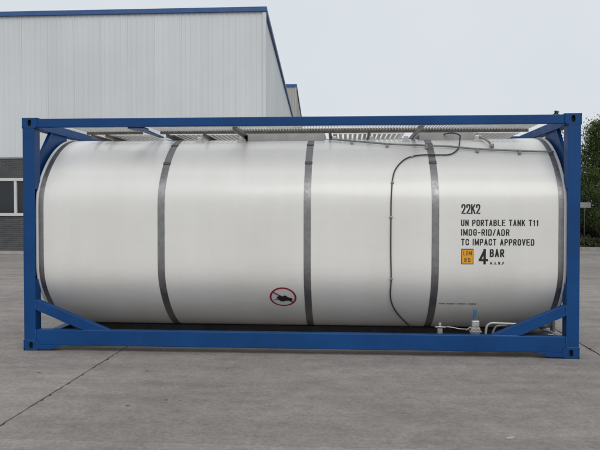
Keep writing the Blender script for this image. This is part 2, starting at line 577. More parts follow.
for k in range(33):
    o = link('cladding_panel', pm, None, wh)
    o.location = (BX - 0.035 + SK * (k + 0.05), BY + 0.05 + k * 1.0, CLZ)
    o.rotation_euler = (0, 0, ang)
    put(o)
# trims
put(box('roof_trim', LX, BX + 0.07, BY - 0.05, BY + 0.14, BH - 0.17, BH, M['trim'], wh, 0.012))
bm = bmesh.new()
bm_prism(bm, [(BX - 0.10, BY + 0.15), (BX + 0.06, BY + 0.15), (BX + 0.06 + SK * DEP, BY + DEP), (BX - 0.10 + SK * DEP, BY + DEP)], 'z', BH - 0.168, BH - 0.004)
put(link('roof_trim', finish(bm, 'roof_trim'), M['trim'], wh))
put(box('corner_flashing', BX - 0.09, BX + 0.035, BY - 0.004, BY + 0.15, CLZ + 0.01, BH - 0.172, M['clad'], wh, 0.01))
put(box('drip_flashing', LX, BX + 0.02, BY - 0.03, BY + 0.05, CLZ - 0.06, CLZ - 0.002, M['roof'], wh, 0.006))
bm = bmesh.new()
bm_prism(bm, [(BY + 0.12, BH - 0.03), (BY + DEP / 2, BH + 0.0), (BY + DEP, BH - 0.03), (BY + DEP, BH - 0.15), (BY + 0.12, BH - 0.15)], 'x', LX, BX - 1.7)
put(link('roof', finish(bm, 'roof'), M['roof'], wh))
# windows: white frame, mullions and single panes
for (x0, x1) in WIN:
    bm = bmesh.new()
    t = 0.11
    bm_box(bm, x0 + 0.002, x1 - 0.002, BY - 0.03, BY + 0.10, WZ1 - t, WZ1 - 0.002, 0.008)
    bm_box(bm, x0 - 0.03, x1 + 0.03, BY - 0.06, BY + 0.10, WZ0 + 0.002, WZ0 + t, 0.008)
    bm_box(bm, x0 + 0.002, x0 + 0.09, BY - 0.028, BY + 0.098, WZ0 + t, WZ1 - t)
    bm_box(bm, x1 - 0.09, x1 - 0.002, BY - 0.028, BY + 0.098, WZ0 + t, WZ1 - t)
    wf = put(link('window', finish(bm, 'window'), M['wframe'], wh))
    n = max(1, round((x1 - x0) / 1.2))
    step = (x1 - x0) / n
    for k in range(n):
        if k:
            box('mullion', x0 + k * step - 0.05, x0 + k * step + 0.05, BY - 0.02, BY + 0.09, WZ0 + t, WZ1 - t, M['wframe'], wf, 0.006).matrix_parent_inverse = Matrix.Identity(4)
        box('pane', x0 + k * step + 0.051, x0 + (k + 1) * step - 0.051, BY + 0.05, BY + 0.062, WZ0 + t, WZ1 - t, M['glass'], wf, 0)
# paved strip along the foot of the wall
ap = box('wall_apron', LX, BX + 0.6, 14.75, BY - 0.002, -0.01, 0.035, M['apron'], None, 0.008)
ap['kind'] = 'structure'

# second warehouse further back
B2Y, B2X, B2H = 52.0, -3.956, 12.65
w2 = empty('warehouse', (-10, B2Y, 0))
tag(w2, 'taller beige warehouse gable rising behind the big grey warehouse', 'building')
w2_inv = Matrix.Translation((10, -B2Y, 0))
def put2(o):
    o.matrix_parent_inverse = w2_inv
    return o
bm = bmesh.new()
bm_prism(bm, [(-24, B2Y + 0.06), (B2X - 0.05, B2Y + 0.06), (B2X - 0.05 + SK * 30, B2Y + 30), (-24, B2Y + 30)], 'z', 0, B2H - 0.1)
put2(link('wall_core', finish(bm, 'wall_core'), M['clad2'], w2))
pm2 = panel_mesh(1.0, B2H - 0.3, 4, 0.03)
pm2.materials.append(M['clad2'])
for k in range(18):
    o = put2(link('cladding_panel', pm2, None, w2)); o.location = (B2X - 0.05 - (k + 1), B2Y + 0.045, 0.05)
for k in range(28):
    o = put2(link('cladding_panel', pm2, None, w2)); o.location = (B2X - 0.03 + SK * (k + 0.05), B2Y + 0.05 + k, 0.05)
    o.rotation_euler = (0, 0, ang)
put2(box('roof_trim', -24, B2X + 0.08, B2Y - 0.06, B2Y + 0.14, B2H - 0.25, B2H, M['trim'], w2, 0.012))
bm = bmesh.new()
bm_prism(bm, [(B2X - 0.10, B2Y + 0.15), (B2X + 0.07, B2Y + 0.15), (B2X + 0.07 + SK * 30, B2Y + 30), (B2X - 0.10 + SK * 30, B2Y + 30)], 'z', B2H - 0.22, B2H - 0.004)
put2(link('roof_trim', finish(bm, 'roof_trim'), M['trim'], w2))
put2(box('corner_flashing', B2X - 0.12, B2X + 0.05, B2Y - 0.01, B2Y + 0.16, 0, B2H - 0.252, M['clad2'], w2, 0.01))

# ------------------------------------------------------------------ verge, kerb, trees
VY = 18.5
bm = bmesh.new()
rows = []
for j, (y, z) in enumerate(((VY + 0.13, 0.09), (VY + 1.2, 0.16), (VY + 4, 0.35), (VY + 12, 0.4), (VY + 40, 0.2))):
    rows.append([bm.verts.new((5.6 + i * 2.2, y, -0.034 if i == 0 else (z + random.uniform(-0.04, 0.04)) * (0.5 if i == 1 else 1))) for i in range(22)])
for a, b in zip(rows, rows[1:]):
    for i in range(21): bm.faces.new((a[i], a[i + 1], b[i + 1], b[i]))
verge = link('planted_verge', finish(bm, 'planted_verge', True), M['soil'])
verge['kind'] = 'structure'
kb = empty('kerb', (5.6, VY, 0))
kb['kind'] = 'structure'
bm = bmesh.new(); bm_box(bm, 0.004, 0.996, 0, 0.125, -0.03, 0.12, 0.015)
kme = finish(bm, 'kerb_stone'); kme.materials.append(M['kerb'])
for k in range(40):
    o = link('kerb_stone', kme, None, kb); o.location = (k, 0, 0)

def leaves_mesh(name, centers, size, mat, up=0.35):
    """one rhombic folded leaf per centre (numpy, 2 triangles each)"""
    n = len(centers)
    d = rng.normal(size=(n, 3)); d[:, 2] -= 0.25; d /= np.linalg.norm(d, axis=1)[:, None]
    nr = rng.normal(size=(n, 3)); nr[:, 2] += up * 2
    w = np.cross(d, nr); w /= np.linalg.norm(w, axis=1)[:, None] + 1e-9
    s = size * rng.uniform(0.6, 1.35, size=(n, 1))
    v = np.stack([centers - d * s, centers + w * s * 0.5 , centers + d * s, centers - w * s * 0.5], 1).reshape(-1, 3)
    f = np.arange(n * 4).reshape(n, 4)
    me = bpy.data.meshes.new(name)
    me.from_pydata(v.tolist(), [], f.tolist())
    me.materials.append(mat)
    return me

def make_tree(name, x, y, h, rad, label, group, leafmat, nclump=70, per=150, low=0.12, lsize=0.085, base_z=0.2):
    t = empty(name, (x, y, base_z))
    tag(t, label, 'tree', group)
    bm = bmesh.new()
    lean = Vector((random.uniform(-0.25, 0.25), random.uniform(-0.2, 0.2), 0))
    path = [Vector((0, 0, -0.1))] + [lean * (k / 6) + Vector((random.uniform(-0.06, 0.06), random.uniform(-0.06, 0.06), h * 0.86 * k / 6)) for k in range(1, 7)]
    path = smooth_path(path, 3)
    bm_tube(bm, path, [0.12 * (1 - 0.88 * i / (len(path) - 1)) + 0.008 for i in range(len(path))], 9)
    cl = []
    for k in range(nclump):
        u = (k + 0.5) / nclump
        zf = low + (1 - low) * u
        prof = math.sin(math.pi * min(1, (zf * 0.94 + 0.12)) ** 0.85) ** 0.6
        a = k * 2.39996 + random.uniform(-0.4, 0.4)
        rr = rad * prof * math.sqrt(random.uniform(0.12, 1.0)) * random.uniform(0.75, 1.15)
        cl.append(Vector((math.cos(a) * rr, math.sin(a) * rr, h * (zf * 0.97))) + lean * zf)
    for c in cl[::2]:
        zt = max(0.25, c.z - 0.45 * math.hypot(c.x, c.y) - 0.15)
        i = min(len(path) - 1, int(zt / (h * 0.86) * (len(path) - 1)))
        p0 = path[i]
        mid = p0.lerp(c, 0.5) + Vector((0, 0, -0.08))
        bm_tube(bm, [p0, mid, c], [0.035, 0.02, 0.006], 5)
    link('trunk', finish(bm, 'trunk', True), M['bark'], t)
    cs = []
    for c in cl:
        cr_ = random.uniform(0.28, 0.52) * (rad / 1.6)
        g = rng.normal(size=(per, 3)) * np.array([cr_, cr_, cr_ * 0.62]) * 0.62
        cs.append(g + np.array(c))
    link('crown', leaves_mesh('crown', np.concatenate(cs), lsize, leafmat, 1.3), None, t)
    return t

TG = 'leafy trees along the verge'
make_tree('roadside_tree', 11.0, 20.6, 5.05, 1.45, 'bushy green tree beyond the blue frame, beside the pale sign on its post', TG, M['leafA'], 100, 300, lsize=0.044)
tt = make_tree('roadside_tree', 9.28, 20.9, 4.95, 0.9, 'slim tree with a pointed tip just above the blue top rail', TG, M['leafB'], 60, 260, lsize=0.05)
# its leading shoot
bm = bmesh.new(); bm_tube(bm, [(0, 0, 4.1), (0.02, 0, 4.8), (0.05, 0, 5.45)], [0.03, 0.018, 0.005], 6)
link('leader', finish(bm, 'leader', True), M['bark'], tt)
zz = rng.uniform(4.7, 5.52, 420); rr2 = (0.20 - 0.16 * (zz - 4.7) / 0.92)
link('crown', leaves_mesh('crown', np.stack([0.04 + rng.normal(size=420) * rr2 * 0.6, rng.normal(size=420) * rr2 * 0.6, zz], 1), 0.05, M['leafB']), None, tt)
make_tree('roadside_tree', 13.7, 21.2, 5.0, 1.7, 'broad leafy tree further along the verge, past the pale sign', TG, M['leafA'], 80, 260, lsize=0.06)
make_tree('roadside_tree', 12.4, 23.6, 5.1, 1.7, 'dark green tree standing behind the front row on the verge', TG, M['leafB'], 80, 260, lsize=0.06)
make_tree('roadside_tree', 16.6, 21.6, 5.0, 1.7, 'round leafy tree at the far end of the verge', TG, M['leafA'], 60, 200, lsize=0.06)
make_tree('roadside_tree', 9.9, 24.4, 4.5, 1.4, 'low dark tree behind the slim pointed tree', TG, M['leafB'], 70, 260, lsize=0.06)

# undergrowth under the trees: nobody could count it
n = 26000
X = rng.uniform(7.2, 24, n); Yv = VY + 0.35 + rng.beta(1.2, 1.6, n) * 6.0
H = 0.18 + 0.85 * np.clip((Yv - VY - 0.2) / 2.4, 0, 1) * (0.62 + 0.38 * np.sin(X * 2.1 + Yv) * np.cos(X * 0.8 - Yv * 1.7))
Z = 0.12 + H * rng.uniform(0, 1, n) ** 0.7
uc = link('undergrowth', leaves_mesh('undergrowth', np.stack([X, Yv, Z], 1), 0.085, M['cover']), None)
tag(uc, 'dark green low undergrowth covering the verge under the trees', 'undergrowth', kind='stuff')

# far wood closing the view beyond the yard
n = 16000
X = rng.uniform(2, 130, n); Yv = rng.uniform(88, 104, n)
Hm = 4.2 + 1.2 * np.sin(X * 0.31) + 0.8 * np.sin(X * 0.83 + 1.3) + 0.4 * np.sin(X * 2.3)
Z = Hm * rng.uniform(0, 1, n) ** 0.75
fw = link('distant_wood', leaves_mesh('distant_wood', np.stack([X, Yv, Z], 1), 0.42, M['leafB'], 0.8), None)
tag(fw, 'low band of distant green wood far beyond the yard', 'wood', kind='stuff')

# small pale sign on a post in front of the trees
sg = empty('post_sign', (10.06, 19.55, 0.15))
tag(sg, 'small pale panel on a thin dark post at the edge of the verge', 'sign')
bm = bmesh.new(); bm_tube(bm, [(0, 0, -0.2), (0, 0, 1.35), (0.0, 0, 1.5)], 0.026, 10)
link('post', finish(bm, 'post', True), M['post'], sg)
box('sign_panel', -0.2, 0.23, -0.055, -0.03, 1.50, 1.72, M['signw'], sg, 0.008)
box('bracket', -0.06, 0.06, -0.03, 0.03, 1.47, 1.56, M['post'], sg, 0.004)

# ------------------------------------------------------------------ tank container
L, F, B, H0 = 3.029, -1.219, 1.219, 2.591
ZC = 1.285

# cross-section of the clad barrel: arched crown and belly, nearly flat flanks
def section():
    w, h, b = 1.150, 0.47, 1.165
    c = (w * w + h * h - b * b) / (2 * (h - b))
    rho = b - c
    a = np.linspace(math.pi / 2, math.atan2(h - c, w), 400)
    up = np.stack([-rho * np.cos(a), c + rho * np.sin(a)], 1)
    fl = np.stack([np.full(200, -w), np.linspace(h, -h, 202)[1:-1]], 1)
    half = np.concatenate([up, fl, up[::-1] * [1, -1]])
    loop = np.concatenate([half[:-1], (half * [-1, 1])[::-1][:-1]])           # closed, from the crown down the near flank
    cl = np.concatenate([loop, loop[:1]])
    s_ = np.concatenate([[0], np.cumsum(np.linalg.norm(np.diff(cl, axis=0), axis=1))])
    n = 1600
    t = np.linspace(0, s_[-1], n + 1)[:-1]
    P = np.stack([np.interp(t, s_, cl[:, 0]), np.interp(t, s_, cl[:, 1])], 1)
    ds = s_[-1] / n
    def blur(sig):
        k = int(4 * sig / ds); ker = np.exp(-0.5 * (np.arange(-k, k + 1) * ds / sig) ** 2); ker /= ker.sum()
        return np.stack([np.convolve(np.concatenate([P[-k:, i], P[:, i], P[:k, i]]), ker, 'valid') for i in (0, 1)], 1)
    A, B_ = blur(0.105), blur(0.110)
    f = np.clip(P[:, 1] / 0.3 * 0.5 + 0.5, 0, 1)[:, None]
    Q = A * f + B_ * (1 - f)
    d = np.roll(Q, -1, 0) - np.roll(Q, 1, 0)
    d /= np.linalg.norm(d, axis=1)[:, None]
    nrm = np.stack([d[:, 1], -d[:, 0]], 1)
    if (nrm * Q).sum() < 0: nrm = -nrm
    return Q, nrm, ds
SEC, SECN, SECD = section()
NH = len(SEC) // 2
FZ = SEC[:NH, 1]                                # heights down the near flank, descending
FS = np.arange(NH) * SECD
S_MID = float(np.interp(0.0, -FZ, FS))          # arc length at mid height
def sec_pt(x, idx, off):
    i0 = int(idx) % len(SEC); i1 = (i0 + 1) % len(SEC); t = idx - int(idx)
    p = SEC[i0] * (1 - t) + SEC[i1] * t + (SECN[i0] * (1 - t) + SECN[i1] * t) * off
    return Vector((x, p[0], ZC + p[1]))
def arc(z):
    """arc length above mid height of the point at height z on the near flank"""
    return S_MID - float(np.interp(-(z - ZC), -FZ, FS))
def cyl_uv(x, s, off): return sec_pt(x, (S_MID - s) / SECD, off)
def cyl(x, _, z, off=0.0): return cyl_uv(x, arc(z), off)
TC_ = empty('tank_container', (0, 0, 0))
tag(TC_, 'white insulated tank container in a blue steel frame standing on the concrete yard', 'tank container')

# corner castings: block with an oval socket in each outer face
def socket_face(bm, origin, ux, uy, w, h, hw, hh, nrm, depth=0.035):
    """rectangle w x h with an oval hole (half sizes hw, hh) sunk by depth"""
    N = 24
    outer, inner, deep = [], [], []
    for k in range(N):
        a = (k + 0.5) / N * 2 * math.pi
        c, s = math.cos(a), math.sin(a)
        q = 1 / max(abs(c) / (w / 2), abs(s) / (h / 2))
        outer.append(bm.verts.new(origin + ux * (c * q) + uy * (s * q)))
        r = 0.5
        inner.append(bm.verts.new(origin + ux * (math.copysign(abs(c) ** 0.75, c) * hw) + uy * (math.copysign(abs(s) ** 0.75, s) * hh)))
        deep.append(bm.verts.new(inner[-1].co - nrm * depth))
    for k in range(N):
        j = (k + 1) % N
        bm.faces.new((outer[k], outer[j], inner[j], inner[k]))
        f = bm.faces.new((inner[k], inner[j], deep[j], deep[k])); f.material_index = 1
    f = bm.faces.new(deep); f.material_index = 1

def casting_mesh():
    bm = bmesh.new()
    w, d, h = 0.178, 0.162, 0.118
    X_, Y_, Z_ = Vector((1, 0, 0)), Vector((0, 1, 0)), Vector((0, 0, 1))
    bm_box(bm, -w / 2 + 0.003, w / 2 - 0.003, -d / 2 + 0.038, d / 2 - 0.002, -h / 2 + 0.003, h / 2 - 0.003)
    # front plate with socket, end plate with socket, plain rim boxes around
    socket_face(bm, Vector((0.0, -d / 2, 0.002)), X_, Z_, w - 0.008, h - 0.008, 0.021, 0.036, -Y_)
    # chamfered skirt from the front plate back to the block
    def ring(dx, y): return [Vector((sx * dx[0], y, sz * dx[1] + 0.0)) for sx, sz in ((-1, -1), (1, -1), (1, 1), (-1, 1))]
    r1 = [bm.verts.new(v) for v in [p + Vector((0, 0, 0.002 if 0 else 0)) for p in ring((w / 2 - 0.004, h / 2 - 0.004), -d / 2)]]
    r2 = [bm.verts.new(v) for v in ring((w / 2, h / 2), -d / 2 + 0.005)]
    r3 = [bm.verts.new(v) for v in ring((w / 2, h / 2), d / 2)]
    for a, b in ((r1, r2), (r2, r3)):
        for i in range(4): bm.faces.new((a[i], a[(i + 1) % 4], b[(i + 1) % 4], b[i]))
    bm.faces.new(r3)
    me = bpy.data.meshes.new('corner_casting')
    bm.to_mesh(me); bm.free()
    me.materials.append(M['blue']); me.materials.append(M['hole'])
    return me
cme = casting_mesh()
for sx in (-1, 1):
    for sy in (-1, 1):
        for z in (0.059, H0 - 0.059):
            o = link('corner_casting', cme, None, TC_)
            o.location = (sx * (L - 0.089), sy * (B - 0.081), z)
            o.rotation_euler = (0, 0, 0 if sy < 0 else math.pi)
# posts
for sx in (-1, 1):
    for sy in (-1, 1):
        xa, xb = sorted((sx * (L - 0.007), sx * (L - 0.143)))
        ya, yb = sorted((sy * (B - 0.004), sy * (B - 0.150)))
        bm = bmesh.new()
        sx_ = lambda v0, v1: sorted((sx * v0, sx * v1))
        sy_ = lambda v0, v1: sorted((sy * v0, sy * v1))
        zb, zt_ = 0.116, H0 - 0.116
        bm_box(bm, *sx_(L - 0.007, 2.890), *sy_(B - 0.004, B - 0.022), zb, zt_, 0.004)          # face plate
        bm_box(bm, *sx_(L - 0.010, 2.925), *sy_(B - 0.0225, B - 0.150), zb, zt_)                # web
        bm_box(bm, *sx_(2.9245, 2.8905), *sy_(B - 0.0225, B - 0.150), zb, 0.79, 0.002)          # inner plate below the ring
        bm_box(bm, *sx_(2.9245, 2.8905), *sy_(B - 0.0225, B - 0.150), 1.80, zt_, 0.002)         # and above it
        bm_box(bm, *sx_(2.9245, 2.8905), *sy_(B - 0.124, B - 0.150), 0.7903, 1.7997)             # rear edge beside the ring
        link('corner_post', finish(bm, 'corner_post'), M['blue'], TC_)
# weld beads where posts meet castings and braces meet rails
wr_ = random.Random(11)
def weld(p0, p1):
    p0, p1 = Vector(p0), Vector(p1)
    n = max(6, int((p1 - p0).length / 0.008))
    tube('weld_bead', [p0.lerp(p1, k / n) for k in range(n + 1)], [wr_.uniform(0.003, 0.0052) for k in range(n + 1)], M['weld'], TC_, 6)
for sx in (-1, 1):
    for z in (0.117, H0 - 0.117):
        weld((sx * (L - 0.008), F + 0.004, z), (sx * 2.892, F + 0.004, z))
    weld((sx * 2.8885, F + 0.010, 0.455), (sx * 2.8885, F + 0.010, 0.568))
    weld((sx * 2.8885, F + 0.005, 0.125), (sx * 2.8885, F + 0.005, 0.232))
    e = 2.03 if sx < 0 else 2.09
    weld((sx * (e + 0.02), F + 0.013, 0.2365), (sx * (e + 0.30), F + 0.013, 0.2365))
# side rails
for sy in (-1, 1):
    ya, yb = sorted((sy * (B - 0.006), sy * (B - 0.070)))
    box('top_side_rail', -L + 0.176, L - 0.176, ya, yb, 2.484, 2.580, M['blue'], TC_, 0.008)
    ya, yb = sorted((sy * (B - 0.006), sy * (B - 0.100)))
    box('bottom_side_rail', -L + 0.142, L - 0.142, ya, yb, 0.062, 0.236, M['blue'], TC_, 0.008)
    for sx in (-1, 1):
        pts = [(sx * (L - 0.174), 0.012), (sx * (L - 0.31), 0.012), (sx * (L - 0.45), 0.064), (sx * (L - 0.174), 0.064)]
        ya, yb = sorted((sy * (B - 0.003), sy * (B - 0.098)))
        prism('rail_end_plate', pts, 'y', ya, yb, M['blue'], TC_, 0.003)
        e = 2.03 if sx < 0 else 2.09
        pts = [(sx * 2.8875, 0.572), (sx * e, 0.230), (sx * (e + 0.315), 0.230), (sx * 2.8875, 0.452)]
        ya, yb = sorted((sy * (B - 0.012), sy * (B - 0.085)))
        prism('diagonal_brace', pts, 'y', ya, yb, M['blue'], TC_, 0.006)
# end frames
for sx in (-1, 1):
    xa, xb = sorted((sx * (L - 0.012), sx * (L - 0.125)))
    box('end_header', xa, xb, F + 0.160, B - 0.160, 2.478, 2.578, M['blue'], TC_, 0.006)
    box('end_sill', xa, xb, F + 0.149, B - 0.149, 0.020, 0.125, M['blue'], TC_, 0.006)
    xa, xb = sorted((sx * (L - 0.030), sx * (L - 0.105)))
    for sy in (-1, 1):
        q = B - 0.148
        ca = [math.radians(v) for v in range(80, 28, -4)]
        pts = [(sy * q, 2.10), (sy * (q - 0.36), 2.477), (sy * 0.22, 2.477)] + \
              [(sy * 1.105 * math.cos(v), ZC + 1.105 * math.sin(v)) for v in ca] + [(sy * q, 1.80)]
        prism('corner_gusset', pts, 'x', *sorted((sx * 2.936, sx * 2.956)), M['blue'], TC_, 0.0)
        pts = [(sy * q, 2.10), (sy * (q - 0.36), 2.477), (sy * (q - 0.385), 2.477), (sy * q, 2.075)]
        prism('gusset_flange', pts, 'x', *sorted((sx * (L - 0.0935), sx * (L - 0.115))), M['blue'], TC_, 0.0)
    # blue skirt ring that ties the tank end to the frame
    bm = bmesh.new()
    N = 96
    rings = []
    for (x, r) in ((2.895, 1.085), (2.972, 1.085), (2.972, 1.055), (2.895, 1.055)):
        rings.append([bm.verts.new((sx * x, r * math.sin(k / N * 2 * math.pi), ZC + r * math.cos(k / N * 2 * math.pi))) for k in range(N)])
    for a in range(4):
        for k in range(N):
            bm.faces.new((rings[a][k], rings[a][(k + 1) % N], rings[(a + 1) % 4][(k + 1) % N], rings[(a + 1) % 4][k]))
    link('end_skirt_ring', finish(bm, 'end_skirt_ring', False), M['blue'], TC_)

# tank: cladding with a faint waviness, dished ends
NR = 200
IDX = [k * len(SEC) / NR for k in range(NR)]
def loft(bm, prof, wob=0.0):
    """prof: (x, offset along the section normal, scale)"""
    rings = []
    for (x, off, sc) in prof:
        ring = []
        for i in IDX:
            a = i / len(SEC) * 2 * math.pi
            o_ = off + (wob * (math.sin(a * 5 + x * 1.7) * math.cos(x * 2.9 + a * 2) + 0.6 * math.sin(a * 9 - x * 4.1)) if wob and sc == 1 else 0)
            p = sec_pt(x, i, o_)
            ring.append(bm.verts.new((p.x, p.y * sc, ZC + (p.z - ZC) * sc)))
        rings.append(ring)
    for r0_, r1_ in zip(rings, rings[1:]):
        for k in range(NR):
            bm.faces.new((r0_[k], r1_[k], r1_[(k + 1) % NR], r0_[(k + 1) % NR]))
    return rings
XE = 2.890
bm = bmesh.new()
prof = [(-XE + i * (2 * XE) / 110, 0.0, 1) for i in range(111)]
endp = [(XE + 0.11 * math.sin(k / 12 * math.pi / 2), 0.0, 0.93 * math.cos(k / 12 * math.pi / 2) + 0.004) for k in range(1, 13)]
prof = [(-x, o_, c_) for x, o_, c_ in endp[::-1]] + [(-XE, 0, 0.94)] + prof + [(XE, 0, 0.94)] + endp
rings = loft(bm, prof, 0.0010)
bm.faces.new(rings[0]); bm.faces.new(rings[-1])
tank = link('tank', finish(bm, 'tank', True), M['tank'], TC_)
tank['label'] = 'white clad tank barrel'

def band(name, x0, x1, r0, r1, mat, parent):
    bm = bmesh.new()
    for q in (((x0, r0, 1), (x0, r1, 1)), ((x0, r1, 1), (x1, r1, 1)), ((x1, r1, 1), (x1, r0, 1))):
        loft(bm, q)
    return link(name, finish(bm, name, True), mat, parent)
for xc in (-1.480, 0.141, 1.523):
    band('steel_band', xc - 0.039, xc + 0.039, -0.01, 0.0035, M['steel'], tank)
for s in (-1, 1):
    band('steel_band', *sorted((s * 2.818, s * 2.8745)), -0.01, 0.0035, M['steel'], tank)
    band('end_rim', *sorted((s * 2.875, s * 2.903)), -0.06, 0.010, M['rim'], tank)
# buckles that draw the bands tight, near the top
for xc in (-1.480, 0.141, 1.523):
    for z in (2.10, 2.335):
        q0, q1 = cyl(xc, 0, z, 0.006), cyl(xc, 0, z, 0.106)
        a = math.atan2(q1.z - q0.z, -(q1.y - q0.y))
        bm = bmesh.new(); bm_box(bm, -0.042, 0.042, -0.006, 0.006, -0.020, 0.020, 0.003)
        o = link('band_clip', finish(bm, 'band_clip'), M['dgalv'], tank)
        o.location = q0
        o.rotation_euler = (-a, 0, 0)

# --- lettering: stroke letters wrapped on the barrel
G = {
 'U': [[(0, 1), (0, 0, 1), (1, 0, 1), (1, 1)]], 'N': [[(0, 0), (0, 1)], [(0, 1), (1, 0)], [(1, 0), (1, 1)]],
 'P': [[(0, 0), (0, 1), (1, 1, 1), (1, .45, 1), (0, .45)]],
 'O': [[(0, .5), (0, 1, 1), (1, 1, 1), (1, 0, 1), (0, 0, 1), (0, .5)]],
 'R': [[(0, 0), (0, 1), (1, 1, 1), (1, .47, 1), (0, .47)], [(.5, .47), (1, 0)]],
 'T': [[(0, 1), (1, 1)], [(.5, 1), (.5, 0)]], 'A': [[(0, 0), (.5, 1)], [(.5, 1), (1, 0)], [(.17, .28), (.83, .28)]],
 'B': [[(0, 0), (0, 1), (.94, 1, 1), (.94, .53, 1), (0, .53)], [(0, .53), (1, .53, 1), (1, 0, 1), (0, 0)]],
 'L': [[(0, 1), (0, 0), (1, 0)]], 'E': [[(1, 1), (0, 1), (0, 0), (1, 0)], [(0, .52), (.85, .52)]],
 'K': [[(0, 0), (0, 1)], [(1, 1), (.05, .4)], [(.35, .6), (1, 0)]], 'I': [[(0, 0), (0, 1)]],
 'M': [[(0, 0), (0, 1)], [(0, 1), (.5, .15)], [(.5, .15), (1, 1)], [(1, 1), (1, 0)]],
 'D': [[(0, 0), (0, 1), (1, 1, 1), (1, 0, 1), (0, 0)]],
 'G': [[(1, .7), (1, 1, 1), (0, 1, 1), (0, 0, 1), (1, 0, 1), (1, .45), (.55, .45)]],
 'C': [[(1, .68), (1, 1, 1), (0, 1, 1), (0, 0, 1), (1, 0, 1), (1, .32)]],
 'V': [[(0, 1), (.5, 0)], [(.5, 0), (1, 1)]], '1': [[(.15, .8), (.6, 1), (.6, 0)]],
 '2': [[(0, .72), (0, 1, 1), (1, 1, 1), (1, .6, 1), (0, 0), (1, 0)]],
 '4': [[(.72, 0), (.72, 1)], [(.70, .96), (.04, .27)], [(0, .24), (1.08, .24)]], '-': [[(0, .45), (1, .45)]], '/': [[(0, 0), (1, 1)]],
 'W': [[(0, 1), (.25, 0)], [(.25, 0), (.5, 1)], [(.5, 1), (.75, 0)], [(.75, 0), (1, 1)]], '.': [[(0, 0), (0, .04)]],
 '8': [[(0, .5), (.0, 1, 1), (1, 1, 1), (1, .53, 1), (0, .53, 1), (0, 0, 1), (1, 0, 1), (1, .53)]],
 '5': [[(1, 1), (.05, 1), (0, .55), (1, .6, 1), (1, 0, 1), (0, 0, 1), (0, .25)]],
}
WID = {'I': 0.0, '1': 0.55, 'M': 1.35, 'W': 1.5, '.': 0.0, '-': 0.6, '/': 0.7}
def round_poly(pts, r):
    out = []
    for i, p in enumerate(pts):
        v = Vector((p[0], p[1]))
        if len(p) > 2 and 0 < i < len(pts) - 1:
            a = Vector(pts[i - 1][:2]); b = Vector(pts[i + 1][:2])
            da, db = (a - v), (b - v)
            q = min(r, da.length * 0.5, db.length * 0.5)
            p0, p1 = v + da.normalized() * q, v + db.normalized() * q
            for k in range(6):
                t = k / 5
                out.append(p0 * (1 - t) ** 2 + v * 2 * t * (1 - t) + p1 * t * t)
        else:
            out.append(v)
    res = [out[0]]
    for a, b in zip(out, out[1:]):
        m = max(1, int((b - a).length / 0.03))
        for k in range(1, m + 1): res.append(a.lerp(b, k / m))
    return res

def text(name, s, x0, x1, z0, z1, mat, parent, wr=0.50, sr=0.15, gap=0.15, space=0.52, off=0.0022):
    s0, s1 = arc(z0), arc(z1)
    h = s1 - s0
    sw = sr * h
    # natural advance, then fit to the measured width
    adv = 0
    items = []
    for ch in s:
        if ch == ' ':
            adv += space * h; continue
        w = WID.get(ch, 1.0) * (wr * h - sw)
        items.append((ch, adv, w)); adv += w + sw + gap * h
    adv -= gap * h
    k = (x1 - x0) / adv
    bm = bmesh.new()
    lift = 0.0
    for ch, a, w in items:
        for st in G[ch]:
            lift = (lift + 0.00025) if st is not G[ch][0] else 0.0
            pts = [(x0 + k * (a + sw / 2 + p[0] * w) if False else (k * (a + sw / 2 + p[0] * w)), sw / 2 + p[1] * (h - sw)) + tuple(p[2:]) for p in st]
            pl = round_poly(pts, 0.2 * h)
            # square ends where the stroke meets the cap height or base line
            n = len(pl)
            Lf, Rt = [], []
            for i in range(n):
                t = (pl[min(i + 1, n - 1)] - pl[max(i - 1, 0)])
                t.normalize()
                nn = Vector((-t.y, t.x))
                m = 1.0
                if 0 < i < n - 1:
                    c = (pl[i] - pl[i - 1]).normalized().dot(nn.orthogonal().normalized())
                    m = min(1.35, 1 / max(0.55, abs(c)))
                e = Vector((0, 0))
                if i == 0: e = -t * sw * 0.5
                if i == n - 1: e = t * sw * 0.5
                Lf.append(pl[i] + nn * sw * 0.5 * m + e); Rt.append(pl[i] - nn * sw * 0.5 * m + e)
            def mk(p): return bm.verts.new(cyl_uv(x0 + p.x, s0 + min(max(p.y, 0), h), off + lift))
            a_ = [mk(p) for p in Lf]; b_ = [mk(p) for p in Rt]
            for i in range(n - 1):
                bm.faces.new((b_[i], b_[i + 1], a_[i + 1], a_[i]))
    me = bpy.data.meshes.new(name)
    bm.to_mesh(me); bm.free()
    return link(name, me, mat, parent)

def words(s, x0, x1, *args, **kw):
    """fit the whole line to its width, then set each word as one mesh"""
    gap, space, wr, sr = kw.get('gap', 0.15), kw.pop('space', 0.52), kw.get('wr', 0.50), kw.get('sr', 0.15)
    def width(w): return sum(WID.get(c, 1.0) * (wr - sr) + sr + gap for c in w) - gap
    ws = s.split(' ')
    tot = sum(width(w) for w in ws) + (space + gap) * (len(ws) - 1)
    k = (x1 - x0) / tot
    x = x0
    for w in ws:
        text('lettering', w, x, x + width(w) * k, *args, **kw)
        x += (width(w) + space + gap) * k
words('22K2', 1.799, 1.996, 1.531, 1.637, M['black'], tank, sr=0.14, gap=0.11)
words('UN PORTABLE TANK T11', 1.795, 2.611, 1.402, 1.471, M['black'], tank, sr=0.165, gap=0.13, space=0.40)
words('IMDG-RID/ADR', 1.795, 2.307, 1.298, 1.369, M['black'], tank, sr=0.165, gap=0.12)
words('TC IMPACT APPROVED', 1.797, 2.567, 1.194, 1.264, M['black'], tank, sr=0.165, gap=0.13, space=0.40)
words('4', 1.984, 2.078, 0.990, 1.156, M['black'], tank, sr=0.15, wr=0.58)
